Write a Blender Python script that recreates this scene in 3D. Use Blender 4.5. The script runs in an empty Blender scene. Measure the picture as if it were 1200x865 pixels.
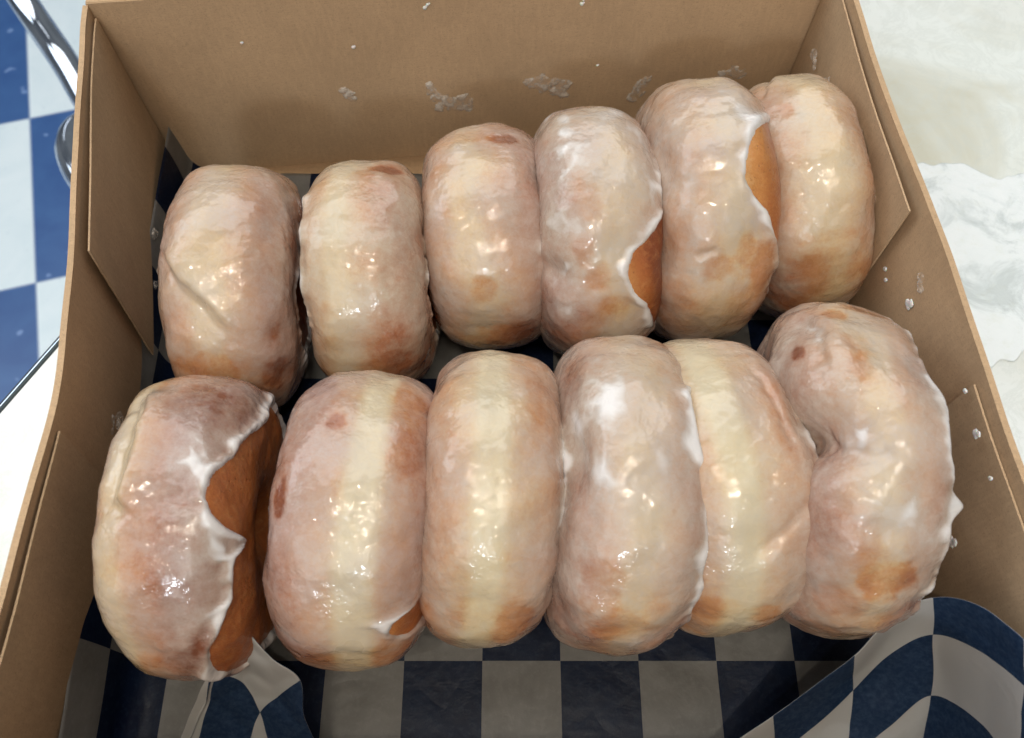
import bpy, math
import numpy as np
from mathutils import Vector
R = math.radians
sc = bpy.context.scene
COL = sc.collection
rng = np.random.default_rng(7)

# ------------------------------------------------------------------ noise
_g = rng.normal(size=(256, 3)); _g /= np.linalg.norm(_g, axis=1)[:, None]
_p = rng.permutation(256); _p = np.concatenate([_p, _p, _p])
def noise(P, scale=1.0, seed=0.0):
    """gradient noise, P (...,3) -> (-1..1)"""
    Q = np.asarray(P, float) * scale + np.array([seed * 17.13, seed * 5.7 + 3.1, seed * 9.9 - 2.2])
    I = np.floor(Q).astype(int); F = Q - I; I &= 255
    W = F * F * F * (F * (F * 6 - 15) + 10)
    out = 0
    for dx in (0, 1):
        for dy in (0, 1):
            for dz in (0, 1):
                h = _p[_p[_p[(I[..., 0] + dx) & 255] + ((I[..., 1] + dy) & 255)] + ((I[..., 2] + dz) & 255)]
                g = _g[h]
                d = g[..., 0] * (F[..., 0] - dx) + g[..., 1] * (F[..., 1] - dy) + g[..., 2] * (F[..., 2] - dz)
                w = (W[..., 0] if dx else 1 - W[..., 0]) * (W[..., 1] if dy else 1 - W[..., 1]) * (W[..., 2] if dz else 1 - W[..., 2])
                out = out + d * w
    return out * 1.5
def fbm(P, scale, seed=0, octv=3):
    s = 0; a = 1
    for o in range(octv):
        s = s + a * noise(P, scale * 2 ** o, seed + o * 3.3); a *= .5
    return s
def sst(a, b, x):
    t = np.clip((x - a) / (b - a), 0, 1); return t * t * (3 - 2 * t)

# ------------------------------------------------------------------ helpers
def link(o, parent=None):
    COL.objects.link(o)
    if parent is not None: o.parent = parent
    return o
def tag(o, label=None, cat=None, group=None, kind=None):
    if label: o['label'] = label
    if cat: o['category'] = cat
    if group: o['group'] = group
    if kind: o['kind'] = kind
    return o
def empty(name, loc=(0, 0, 0)):
    o = bpy.data.objects.new(name, None); o.location = loc; o.empty_display_size = .02
    return link(o)
def mesh_obj(name, V, Fc, mat, parent=None, smooth=True, uv=None, attrs=None):
    V = np.asarray(V, np.float32); Fc = np.asarray(Fc, np.int32)
    me = bpy.data.meshes.new(name)
    me.vertices.add(len(V)); me.vertices.foreach_set('co', V.ravel())
    n = Fc.shape[1]
    me.loops.add(Fc.size); me.loops.foreach_set('vertex_index', Fc.ravel())
    me.polygons.add(len(Fc)); me.polygons.foreach_set('loop_start', np.arange(len(Fc), dtype=np.int32) * n)
    me.update(calc_edges=True)
    if smooth: me.polygons.foreach_set('use_smooth', np.ones(len(Fc), bool))
    if uv is not None:
        l = me.uv_layers.new(name='UVMap'); l.data.foreach_set('uv', np.asarray(uv, np.float32)[Fc.ravel()].ravel())
    for k, a in (attrs or {}).items():
        at = me.attributes.new(k, 'FLOAT', 'POINT'); at.data.foreach_set('value', np.asarray(a, np.float32).ravel())
    me.validate(); me.materials.append(mat)
    return link(bpy.data.objects.new(name, me), parent)
def grid_faces(nr, nc, wrap_r=False, wrap_c=False):
    r = np.arange(nr if wrap_r else nr - 1); c = np.arange(nc if wrap_c else nc - 1)
    r, c = np.meshgrid(r, c, indexing='ij'); r2 = (r + 1) % nr; c2 = (c + 1) % nc
    return np.stack([r * nc + c, r * nc + c2, r2 * nc + c2, r2 * nc + c], -1).reshape(-1, 4)
def slab(name, G, thick, mat, parent=None, direction=None, smooth=True, uvg=None):
    """G (nr,nc,3) front surface; extruded by thick along its normals (or direction) into a closed panel"""
    nr, nc, _ = G.shape
    du = np.gradient(G, axis=1); dv = np.gradient(G, axis=0)
    N = np.cross(du, dv); N /= np.linalg.norm(N, axis=-1)[..., None] + 1e-12
    if direction is not None: N = np.broadcast_to(np.array(direction, float), G.shape)
    B = G + N * thick
    V = np.concatenate([G.reshape(-1, 3), B.reshape(-1, 3)]); n = nr * nc
    f = grid_faces(nr, nc); F = [f[:, ::-1], f + n]
    def strip(ix):
        ix = np.array(ix); F.append(np.stack([ix[:-1], ix[1:], ix[1:] + n, ix[:-1] + n], -1))
    strip(np.arange(nc)); strip((np.arange(nc) + (nr - 1) * nc)[::-1])
    strip((np.arange(nr) * nc)[::-1]); strip(np.arange(nr) * nc + nc - 1)
    uv = None
    if uvg is not None: uv = np.concatenate([uvg.reshape(-1, 2)] * 2)
    o = mesh_obj(name, V, np.concatenate(F), mat, parent, smooth, uv)
    if smooth:
        bm_sharp(o, 50)
    return o
def bm_sharp(o, deg):
    me = o.data
    try: me.set_sharp_from_angle(angle=R(deg))
    except Exception: pass
def interp(x, xp, yp):
    """smooth (pchip-like via dense smoothing) interpolation of polyline points"""
    return np.interp(x, xp, yp)
def catmull(P, m):
    """resample an array of control rows (n,...) to m rows with a Catmull-Rom spline"""
    P = np.asarray(P, float); n = len(P)
    E = np.concatenate([2 * P[:1] - P[1:2], P, 2 * P[-1:] - P[-2:-1]])
    t = np.linspace(0, n - 1 - 1e-9, m); i = t.astype(int); f = (t - i).reshape((-1,) + (1,) * (P.ndim - 1))
    a, b, c, d = E[i], E[i + 1], E[i + 2], E[i + 3]
    return .5 * ((2 * b) + (c - a) * f + (2 * a - 5 * b + 4 * c - d) * f ** 2 + (3 * b - a - 3 * c + d) * f ** 3)
def tube(path, rad, nseg=24, caps=True):
    P = np.asarray(path, float); n = len(P); rad = np.broadcast_to(rad, (n,))
    T = np.gradient(P, axis=0); T /= np.linalg.norm(T, axis=1)[:, None]
    nrm = np.cross(T[0], [0.3, 0.2, 1.0]); nrm /= np.linalg.norm(nrm)
    V = []
    for i in range(n):
        nrm = nrm - T[i] * (nrm @ T[i]); nrm /= np.linalg.norm(nrm); b = np.cross(T[i], nrm)
        a = np.linspace(0, 2 * np.pi, nseg, endpoint=False)[:, None]
        V.append(P[i] + rad[i] * (np.cos(a) * nrm + np.sin(a) * b))
    return np.concatenate(V), grid_faces(n, nseg, False, True)

# ------------------------------------------------------------------ materials
class NT:
    def __init__(s, name):
        s.m = bpy.data.materials.new(name); s.m.use_nodes = True; s.t = s.m.node_tree
        s.b = s.t.nodes['Principled BSDF']
    def n(s, typ, **kw):
        o = s.t.nodes.new(typ)
        for k, v in kw.items():
            if k.startswith('_'): setattr(o, k[1:], v)
            else: o.inputs[k.replace('__', ' ')].default_value = v
        return o
    def l(s, a, b): s.t.links.new(a, b)
    def ramp(s, fac, stops, interp='LINEAR'):
        r = s.t.nodes.new('ShaderNodeValToRGB'); cr = r.color_ramp; cr.interpolation = interp
        while len(cr.elements) < len(stops): cr.elements.new(.5)
        for e, (p, c) in zip(cr.elements, stops): e.position = p; e.color = (*c, 1) if len(c) == 3 else c
        s.l(fac, r.inputs[0]); return r.outputs[0]
    def mix(s, fac, a, b, mode='MIX'):
        m = s.t.nodes.new('ShaderNodeMix'); m.data_type = 'RGBA'; m.blend_type = mode
        for sock, v in ((m.inputs[0], fac), (m.inputs[6], a), (m.inputs[7], b)):
            if hasattr(v, 'is_linked'): s.l(v, sock)
            else: sock.default_value = (*v, 1) if isinstance(v, tuple) and len(v) == 3 else v
        return m.outputs[2]
    def math(s, op, a, b=0.0, c=None, clamp=False):
        m = s.t.nodes.new('ShaderNodeMath'); m.operation = op; m.use_clamp = clamp
        for i, v in enumerate((a, b) if c is None else (a, b, c)):
            if hasattr(v, 'is_linked'): s.l(v, m.inputs[i])
            else: m.inputs[i].default_value = v
        return m.outputs[0]
    def mrange(s, v, a, b, c, d):
        m = s.t.nodes.new('ShaderNodeMapRange'); s.l(v, m.inputs[0])
        for i, x in enumerate((a, b, c, d)): m.inputs[i + 1].default_value = x
        return m.outputs[0]
    def coord(s, kind='Object'): return s.t.nodes.new('ShaderNodeTexCoord').outputs[kind]
    def noise(s, vec, scale, detail=3, rough=.5, dist=0, out=0, w=None):
        o = s.t.nodes.new('ShaderNodeTexNoise'); o.inputs['Scale'].default_value = scale
        o.inputs['Detail'].default_value = detail; o.inputs['Roughness'].default_value = rough
        o.inputs['Distortion'].default_value = dist; s.l(vec, o.inputs['Vector']); return o.outputs[out]
    def bump(s, h, dist, strength=1.0, prev=None):
        b = s.t.nodes.new('ShaderNodeBump'); b.inputs['Distance'].default_value = dist; b.inputs['Strength'].default_value = strength
        s.l(h, b.inputs['Height'])
        if prev is not None: s.l(prev, b.inputs['Normal'])
        return b.outputs[0]
    def attr(s, name, typ='GEOMETRY'):
        a = s.t.nodes.new('ShaderNodeAttribute'); a.attribute_name = name; a.attribute_type = typ; return a.outputs['Fac']
    def set(s, **kw):
        for k, v in kw.items():
            k = k.replace('__', ' ')
            if hasattr(v, 'is_linked'): s.l(v, s.b.inputs[k])
            else: s.b.inputs[k].default_value = (*v, 1) if isinstance(v, tuple) and len(v) == 3 and "Radius" not in k else v
        return s.m
def mapping(nt, vec, scale=(1, 1, 1), rot=(0, 0, 0), loc=(0, 0, 0)):
    m = nt.t.nodes.new('ShaderNodeMapping'); m.inputs['Scale'].default_value = scale
    m.inputs['Rotation'].default_value = rot; m.inputs['Location'].default_value = loc; nt.l(vec, m.inputs['Vector']); return m.outputs[0]

def dough_color(nt, vec, brown):
    """fried dough: pale proof line to golden to chestnut"""
    n1 = nt.noise(vec, 170, 3, .6); n2 = nt.noise(vec, 900, 1, .5)
    b = nt.math('ADD', brown, nt.math('MULTIPLY', nt.math('SUBTRACT', n1, .5), .22))
    b = nt.math('ADD', b, nt.math('MULTIPLY', nt.math('SUBTRACT', n2, .5), .18), clamp=True)
    return nt.ramp(b, [(0, (.66, .53, .31)), (.28, (.60, .40, .19)), (.5, (.49, .215, .065)), (.75, (.36, .115, .032)), (1, (.20, .052, .018))])

def mat_dough():
    nt = NT('fried_dough'); v = nt.coord()
    c = dough_color(nt, v, nt.attr('brown'))
    h = nt.noise(v, 1400, 3, .6); h2 = nt.noise(v, 350, 3, .6)
    vo = nt.t.nodes.new('ShaderNodeTexVoronoi'); vo.inputs['Scale'].default_value = 520; nt.l(v, vo.inputs['Vector'])
    pore = nt.math('MULTIPLY', nt.mrange(vo.outputs['Distance'], .10, .30, 1, 0), nt.mrange(nt.noise(v, 200, 2, .5), .48, .6, 0, 1), clamp=True)
    c = nt.mix(nt.math('MULTIPLY', pore, .45), c, (.16, .05, .018)); c = nt.mix(nt.mrange(h2, .5, .75, 0, .35), c, (.52, .26, .10))
    bp = nt.bump(h, .00018, .7); bp = nt.bump(h2, .0005, .6, bp); bp = nt.bump(nt.math('SUBTRACT', 1.0, pore), .0003, .7, bp)
    return nt.set(Base__Color=c, Roughness=.36, Normal=bp, Coat__Weight=.25, Coat__Roughness=.25, Subsurface__Weight=.15, Subsurface__Radius=(1, .45, .2), Subsurface__Scale=.0015, Specular__IOR__Level=.35)

def mat_glaze():
    nt = NT('sugar_glaze'); v = nt.coord()
    dough = dough_color(nt, v, nt.attr('brown'))
    cov = nt.attr('cover')
    n2 = nt.noise(v, 400, 3, .6); n3 = nt.noise(v, 1300, 1, .5); nb = nt.noise(v, 430, 1, .5, .3); nc = nt.noise(v, 900, 0, .5)
    k = nt.math('ADD', cov, nt.math('MULTIPLY', nt.math('SUBTRACT', n2, .5), .66))
    k = nt.math('ADD', k, nt.math('MULTIPLY', nt.math('SUBTRACT', n3, .5), .30), clamp=True)
    white = nt.mix(nt.attr('pink'), (.525, .46, .345), (.43, .34, .315))
    hs = nt.t.nodes.new('ShaderNodeHueSaturation'); hs.inputs['Saturation'].default_value = .90; hs.inputs['Value'].default_value = .95; nt.l(dough, hs.inputs['Color']); c = nt.mix(k, hs.outputs[0], white)
    c = nt.mix(nt.mrange(cov, .85, 1.08, 0, .85), c, (.72, .69, .67))
    # wet sugar skin: smooth in places, crackled into tiny facets in others
    patch = nt.mrange(nt.noise(v, 95, 2, .5), .42, .58, .12, 1.0)
    b2 = nt.t.nodes.new('ShaderNodeBump'); b2.inputs['Distance'].default_value = .00070
    nt.l(nb, b2.inputs['Height']); nt.l(patch, b2.inputs['Strength'])
    b3 = nt.t.nodes.new('ShaderNodeBump'); b3.inputs['Distance'].default_value = .00022
    nt.l(nc, b3.inputs['Height']); nt.l(patch, b3.inputs['Strength']); nt.l(b2.outputs[0], b3.inputs['Normal'])
    soft = nt.bump(nb, .00012, 1.0)
    rough = nt.mrange(nt.noise(v, 120, 1, .5), .35, .65, .22, .36)
    return nt.set(Base__Color=c, Roughness=rough, Normal=soft, Subsurface__Weight=.08, Subsurface__Radius=(1, .7, .5), Subsurface__Scale=.0015,
                  Specular__IOR__Level=.3, Coat__Weight=.75, Coat__Roughness=.05, Coat__Normal=b3.outputs[0])

def mat_kraft(name, base=(.515, .348, .205)):
    nt = NT(name); v = nt.coord()
    fib = nt.noise(mapping(nt, v, (1, 1, 5)), 420, 4, .7); cl = nt.noise(v, 28, 4, .55); sp = nt.noise(v, 1600, 2, .6)
    fl = nt.noise(mapping(nt, v, (6, 6, 1)), 120, 3, .6)
    c = nt.mix(nt.mrange(cl, .3, .7, 0, 1), tuple(x * .90 for x in base), tuple(min(1, x * 1.08) for x in base))
    c = nt.mix(nt.mrange(fib, .3, .7, 0, .65), c, tuple(x * .74 for x in base))
    c = nt.mix(nt.mrange(fl, .45, .75, 0, .3), c, tuple(min(1, x * 1.22) for x in base)); gr = nt.noise(v, 16, 4, .6, .5); c = nt.mix(nt.mrange(gr, .56, .68, 0, .35), c, tuple(x * .72 for x in base))
    c = nt.mix(nt.mrange(sp, .57, .70, 0, .6), c, tuple(x * .55 for x in base))
    bp = nt.bump(fib, .00018, .5); bp = nt.bump(nt.noise(v, 60, 3, .5), .0012, .35, bp)
    return nt.set(Base__Color=c, Roughness=.82, Specular__IOR__Level=.25, Normal=bp)

def mat_paper():
    nt = NT('waxed_check_paper'); uv = nt.coord('UV'); v = nt.coord()
    wob = nt.noise(uv, 6, 2, .5, out=1)
    ch = nt.t.nodes.new('ShaderNodeTexChecker'); ch.inputs['Scale'].default_value = 1.0; nt.l(uv, ch.inputs['Vector'])
    n1 = nt.noise(v, 60, 5, .65); n2 = nt.noise(v, 500, 4, .7)
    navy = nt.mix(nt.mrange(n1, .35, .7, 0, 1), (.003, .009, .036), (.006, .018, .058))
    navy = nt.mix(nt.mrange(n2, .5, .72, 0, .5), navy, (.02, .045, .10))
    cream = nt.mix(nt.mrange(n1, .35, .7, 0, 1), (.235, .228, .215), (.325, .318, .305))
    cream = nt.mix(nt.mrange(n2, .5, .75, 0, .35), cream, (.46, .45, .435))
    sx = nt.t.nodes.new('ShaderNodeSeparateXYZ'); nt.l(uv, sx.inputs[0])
    lit_margin = nt.mrange(nt.math('ADD', sx.outputs[1], nt.math('MULTIPLY', nt.noise(uv, 1.3, 4, .6), 1.6)), 18.0, 18.9, 1, 0)  # extra brightness painted on the turned-up front margin, standing in for stronger light
    cream = nt.mix(lit_margin, cream, (.56, .56, .55)); navy = nt.mix(nt.math('MULTIPLY', lit_margin, .75), navy, nt.mix(nt.mrange(n2, .4, .7, 0, 1), (.018, .048, .115), (.05, .10, .19)))
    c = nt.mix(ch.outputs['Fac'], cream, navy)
    rid = nt.math('ABSOLUTE', nt.math('SUBTRACT', nt.noise(v, 38, 3, .5, .5), .5)); bp = nt.bump(n1, .0012, .4); bp = nt.bump(n2, .0002, .4, bp); bp = nt.bump(rid, .004, .3, bp)
    m = nt.set(Base__Color=c, Roughness=.42, Specular__IOR__Level=.4, Normal=bp)
    tr = nt.t.nodes.new('ShaderNodeBsdfTranslucent'); gm = nt.t.nodes.new('ShaderNodeGamma'); gm.inputs[1].default_value = .55; nt.l(c, gm.inputs[0]); nt.l(gm.outputs[0], tr.inputs['Color'])
    mx = nt.t.nodes.new('ShaderNodeMixShader'); mx.inputs[0].default_value = .5
    out = nt.t.nodes['Material Output']; nt.l(nt.b.outputs[0], mx.inputs[1]); nt.l(tr.outputs[0], mx.inputs[2]); nt.l(mx.outputs[0], out.inputs[0])
    return m

def mat_marble():
    nt = NT('marbled_laminate'); v = nt.coord()
    n1 = nt.noise(v, 9, 5, .6, 1.2); n2 = nt.noise(v, 40, 6, .75, 1.0); n3 = nt.noise(v, 5, 3, .5)
    vein = nt.math('ABSOLUTE', nt.math('SUBTRACT', n2, .5))
    c = nt.mix(nt.mrange(n1, .35, .65, 0, 1), (.78, .82, .78), (.58, .57, .46))
    c = nt.mix(nt.mrange(n3, .45, .62, 0, .8), c, (.86, .90, .90))
    c = nt.mix(nt.mrange(vein, 0, .06, .35, 0), c, (.60, .64, .60))
    return nt.set(Base__Color=c, Roughness=.28)

def mat_floor_tile():
    nt = NT('checkered_floor_tile'); uv = nt.coord('UV'); v = nt.coord()
    ch = nt.t.nodes.new('ShaderNodeTexChecker'); ch.inputs['Scale'].default_value = 1.0; nt.l(uv, ch.inputs['Vector'])
    n1 = nt.noise(v, 12, 5, .6, .8); n2 = nt.noise(v, 70, 3, .5); sp = nt.noise(v, 45, 1, .5)
    blue = nt.mix(nt.mrange(n1, .3, .7, 0, 1), (.034, .092, .26), (.050, .128, .315))
    blue = nt.mix(nt.mrange(sp, .70, .74, 0, .7), blue, (.22, .34, .60))
    wh = nt.mix(nt.mrange(n1, .3, .7, 0, 1), (.70, .80, .83), (.78, .86, .88))
    wh = nt.mix(nt.mrange(n2, .62, .75, 0, .4), wh, (.55, .64, .70))
    c = nt.mix(ch.outputs['Fac'], blue, wh)
    # thin grout joint
    fr = nt.t.nodes.new('ShaderNodeVectorMath'); fr.operation = 'FRACTION'; nt.l(uv, fr.inputs[0])
    sx = nt.t.nodes.new('ShaderNodeSeparateXYZ'); nt.l(fr.outputs[0], sx.inputs[0])
    ed = nt.math('MINIMUM', nt.math('MINIMUM', sx.outputs[0], nt.math('SUBTRACT', 1, sx.outputs[0])), nt.math('MINIMUM', sx.outputs[1], nt.math('SUBTRACT', 1, sx.outputs[1])))
    c = nt.mix(nt.math('LESS_THAN', ed, .004), c, (.30, .38, .52))
    return nt.set(Base__Color=c, Roughness=.3)

def simple(name, col, rough=.5, metal=0, **kw):
    nt = NT(name); v = nt.coord(); n = nt.noise(v, 80, 3, .5)
    c = nt.mix(nt.mrange(n, .3, .7, 0, 1), tuple(x * .93 for x in col), col)
    return nt.set(Base__Color=c, Roughness=rough, Metallic=metal, **kw)

M_dough = mat_dough(); M_glaze = mat_glaze()
M_kraft = mat_kraft('kraft_cardboard'); M_kraft2 = mat_kraft('kraft_cardboard_flap', (.51, .355, .215)); M_edge = mat_kraft('kraft_cut_edge', (.50, .36, .24))
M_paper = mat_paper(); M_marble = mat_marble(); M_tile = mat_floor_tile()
M_chrome = simple('polished_chrome', (.78, .82, .88), .08, 1.0)
M_dark = simple('dark_rubber_trim', (.03, .045, .05), .5)
M_pad = simple('grey_vinyl', (.34, .38, .36), .5)
def mat_smear():
    nt = NT('dried_glaze_film'); v = nt.coord(); n = nt.noise(v, 260, 3, .6)
    return nt.set(Base__Color=(.76, .70, .62), Roughness=.4, Specular__IOR__Level=.3, Alpha=nt.mrange(n, .38, .66, .08, .68))
M_smear = mat_smear()
M_fleck = simple('sugar_fleck', (.82, .80, .76), .25, Subsurface__Weight=.3, Subsurface__Scale=.001)
def mat_tissue():
    nt = NT('white_tissue'); v = nt.coord(); n = nt.noise(v, 30, 5, .65, .8); n2 = nt.noise(v, 160, 4, .7)
    c = nt.mix(nt.mrange(n, .42, .60, 0, 1), (.84, .88, .88), (.77, .83, .83)); c = nt.mix(nt.mrange(n2, .55, .7, 0, .4), c, (.74, .78, .72))
    return nt.set(Base__Color=c, Roughness=.6, Normal=nt.bump(n2, .0012, .5), Alpha=nt.mrange(n, .50, .64, .95, .6))
M_tissue = mat_tissue()

# ------------------------------------------------------------------ doughnuts
NU, NV = 400, 190
def spline_u(pts, u, default):
    """edge angle (deg) as a function of u (deg, -180..180) from control points; default elsewhere"""
    us = np.array([p[0] for p in pts], float); vs = np.array([p[1] for p in pts], float)
    o = np.argsort(us); us = us[o]; vs = vs[o]
    us = np.concatenate([[us[0] - 12], us, [us[-1] + 12]]); vs = np.concatenate([[default], vs, [default]])
    r = np.interp(u, us, vs)
    k = np.array([0, 1, 2, 3, 2, 1, 0.]) / 9
    rr = np.concatenate([r[-3:], r, r[:3]]); return np.convolve(rr, k, 'valid')

def make_doughnut(q, seed, label, edgeR=None, edgeL=None, dR=72, dL=-96, bare=(), thin=(), thick=(), dents=(), grooves=(), spikes=(),
                  band=0.0, brown=(.25, .95), tint=0.0, cover=.66, pink=.5, wav=5.0, rimW=1.0, lump=1.3, dadd=.10, bs=1.0, n_exp=2.65, flat=0.0, name='glazed_doughnut'):
    X, Y, Rr, w, yaw, lean = q
    w = w * .965
    root = empty(name)
    tag(root, label, 'doughnut', 'glazed doughnuts standing on edge in two rows')
    ud = np.linspace(-180, 180, NU, endpoint=False); vd = np.linspace(-180, 180, NV, endpoint=False)
    u = np.radians(ud)[:, None]; v = np.radians(vd)[None]
    a = .0245
    r = 1 / ((np.abs(np.cos(v)) / a) ** n_exp + (np.abs(np.sin(v)) / w) ** n_exp) ** (1 / n_exp)
    rad = Rr - a + r * np.cos(v) + 0 * u; x = r * np.sin(v) + 0 * u
    rad = np.maximum(rad, .0035)
    U = ud[:, None] + 0 * v; Vv = vd[None] + 0 * u
    def gsp(uc, vc, du, dv):
        dd = (U - uc + 180) % 360 - 180
        return np.exp(-(dd / du) ** 2 - ((Vv - vc) / dv) ** 2)
    def mk(rad, x):
        return np.stack([x, -rad * np.sin(u), rad * np.cos(u)], -1)
    P0 = mk(rad, x)
    def normals(P):
        du = np.roll(P, -1, 0) - np.roll(P, 1, 0); dv = np.roll(P, -1, 1) - np.roll(P, 1, 1)
        N = np.cross(du, dv); N /= np.linalg.norm(N, axis=-1)[..., None] + 1e-12; return N
    N = normals(P0)
    if (N[NU // 2, NV // 2] @ P0[NU // 2, NV // 2]) < 0: sgn = -1
    else: sgn = 1
    N = N * sgn
    disp = -.0003 + lump * (.0014 * noise(P0, 38, seed) + .0007 * noise(P0, 85, seed + 5) + .00016 * fbm(P0, 230, seed + 9, 3))
    for (uc, vc, du, dv, dep) in dents: disp = disp - dep * gsp(uc, vc, du, dv)
    def polyd(pts):
        """distance in mm to a polyline given in (u,v) degrees, plus signed side"""
        su = np.radians(1) * Rr * 1e3; sv = np.radians(1) * (a + w) / 2 * 1e3 * 1.05
        best = np.full(U.shape, 1e9); side = np.zeros(U.shape); along = np.zeros(U.shape)
        A = [(p[0] * su, p[1] * sv) for p in pts]
        px, py = U * su, Vv * sv; px = px + 1.1 * noise(P0, 150, seed + 2); py = py + 1.1 * noise(P0, 150, seed + 3)
        for i in range(len(A) - 1):
            ax, ay = A[i]; bx, by = A[i + 1]; L = (bx - ax) ** 2 + (by - ay) ** 2
            t = np.clip(((px - ax) * (bx - ax) + (py - ay) * (by - ay)) / L, 0, 1)
            dx = px - ax - t * (bx - ax); dy = py - ay - t * (by - ay); d = np.hypot(dx, dy)
            s = np.sign((bx - ax) * dy - (by - ay) * dx)
            m = d < best; best = np.where(m, d, best); side = np.where(m, s, side); along = np.where(m, (i + t) / (len(A) - 1), along)
        return best, side, along
    for (pts, dep, wd, step) in grooves:
        d, s, al = polyd(pts); fade = np.minimum(1, 6 * np.minimum(al, 1 - al) + .15)
        disp = disp - dep * np.exp(-(d / wd) ** 2) * fade + step * s * np.exp(-(d / (wd * 3)) ** 2) * (1 - np.exp(-(d / (wd * .6)) ** 2)) * fade
    P = P0 + N * disp[..., None]
    # ---- glaze extent
    vR = spline_u(edgeR, ud, dR) if edgeR else np.full(NU, float(dR)); vL = spline_u(edgeL, ud, dL) if edgeL else np.full(NU, float(dL))
    ring = np.stack([np.cos(u[:, 0]), np.sin(u[:, 0]), 0 * u[:, 0]], -1)
    wv = wav * (noise(ring, 3.0, seed + 20) + .5 * noise(ring, 8.0, seed + 21)); wvL = wav * (noise(ring, 3.0, seed + 25) + .5 * noise(ring, 8.0, seed + 26))
    free = np.ones(NU)
    if edgeR:
        us = [p[0] for p in edgeR]; free = sst(0, 14, np.maximum(min(us) - ud, ud - max(us)))
    vR = vR + wv * free + .7 * noise(ring, 22, seed + 30); vL = vL + wvL + 1.2 * noise(ring, 22, seed + 31)
    mm = np.radians(1) * (a + w) / 2 * 1e3
    s = np.minimum((vR[:, None] - Vv), (Vv - vL[:, None])) * mm       # mm inside the glaze edge
    # limit by slope of the edge so steep edges keep a true distance
    slope = np.abs(np.gradient(vR, ud))[:, None] * mm / (np.radians(1) * Rr * 1e3)
    s = np.where(Vv > 0, s / np.sqrt(1 + slope ** 2), s)
    wob = 1 + .35 * noise(P0, 130, seed + 40)
    for (uc, vc, ru, rv) in bare:
        dd = (U - uc + 180) % 360 - 180
        e = (np.sqrt((dd / ru) ** 2 + ((Vv - vc) / rv) ** 2) * wob - 1) * min(ru * Rr, rv * a) * np.radians(1) * 1e3
        s = np.minimum(s, e)
    rvar = np.clip(1 + .9 * noise(ring, 4.5, seed + 33) + .4 * noise(ring, 12, seed + 34), .35, 2.0)[:, None]
    t0 = .00045 + .00018 * noise(P0, 70, seed + 50)
    s = s + .18 * noise(P0, 260, seed + 60)
    T = np.where(s > 0, t0 * (1 - np.exp(-np.maximum(s, 0) / .8)) + .00095 * rimW * rvar * np.exp(-((s - 1.7 * rvar) / (1.6 * rvar)) ** 2), s * .0008)
    T = np.maximum(T, -.0008)
    cv = cover - .08 + .32 * fbm(P0, 60, seed + 70, 5) + .55 * rimW * np.clip(rvar, .6, 2) * np.exp(-(np.maximum(s - .5, 0) / (2.6 * rvar)) ** 1.5)
    low = np.exp(-(np.minimum(np.abs(U - 82), 360 - np.abs(U - 82)) / 26) ** 2) + .55 * np.exp(-((U + 48) / 16) ** 2)
    autog = sst(.30, .75, .62 * low + .45 * fbm(P0, 62, seed + 44, 4)) * .8
    cv = cv - .42 * autog
    thinmap = .55 * autog
    for (uc, vc, du, dv, st) in thin:
        g = sst(.16, .72, gsp(uc, vc, du * 1.15, dv * 1.15) + .26 * fbm(P0, 190, seed + 80, 5)) * sst(.05, .45, gsp(uc, vc, du * 1.6, dv * 1.6)); thinmap = np.maximum(thinmap, g * min(st, 1))
        cv = cv - .62 * st * g; T = np.where(s > 0, T - .00028 * g * min(st, 1), T)
    for (uc, vc, du, dv, st) in thick:
        rg = np.clip(1 - 2.6 * np.abs(noise(P0, 75, seed + 81) + .4 * noise(P0, 190, seed + 82)), 0, 1) ** 1.5; g = gsp(uc, vc, du * 1.2, dv * 1.2) * (.12 + .85 * rg); cv = cv + .75 * st * g; T = np.where(s > 0, T + .0007 * st * g, T)
    G = P + N * T[..., None]
    for (uc, vc, du, dv, ln) in spikes:
        g = gsp(uc, vc, du, dv)[..., None]; G = G + g * np.array([ln, 0, -ln * .25]); cv = cv + g[..., 0]
    # browning by distance from the pale proof line
    xs = x / w - band - .12 * noise(P0, 22, seed + 90)
    xs = xs + (1 - bs) * .30 * noise(P0, 42, seed + 97)
    br = tint * bs + (1 - bs) * .30 + brown[0] * (bs + (1 - bs) * .25) * sst(.10, .30, np.abs(xs)) + (brown[1] - brown[0]) * sst(.22, .95, np.abs(xs)) + .10 * noise(P0, 45, seed + 91)
    br = np.clip(br + .22 * thinmap, 0, 1)
    cl, sl, cy, sy = math.cos(lean), math.sin(lean), math.cos(yaw), math.sin(yaw)
    RM = np.array([[cy, -sy, 0], [sy, cy, 0], [0, 0, 1]]) @ np.array([[cl, 0, sl], [0, 1, 0], [-sl, 0, cl]])
    P = P @ RM.T; G = G @ RM.T
    zmin = min(P[..., 2].min(), G[..., 2].min())
    off = np.array([0, 0, -zmin])
    root.location = (X, Y, .0022)
    F = grid_faces(NU, NV, True, True)
    if sgn > 0: pass
    o = mesh_obj('dough', (P + off).reshape(-1, 3), F[:, ::-1] if sgn < 0 else F, M_dough, root, attrs={'brown': np.clip(br + dadd, 0, 1)})
    keep = (T.ravel()[F] > -.0007).any(1)
    Fg = F[keep]; used, inv = np.unique(Fg, return_inverse=True); Fg = inv.reshape(Fg.shape)
    g = mesh_obj('glaze', (G + off).reshape(-1, 3)[used], Fg[:, ::-1] if sgn < 0 else Fg, M_glaze, root,
                 attrs={'brown': br.ravel()[used], 'cover': np.clip(cv, 0, 1.1).ravel()[used],
                        'pink': np.clip(.6 * pink + .55 * bs * sst(.12, .40, np.abs(xs)) + (1 - bs) * .12 - .1 + .3 * noise(P0, 40, seed + 95), 0, 1).ravel()[used]})
    return root

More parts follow.
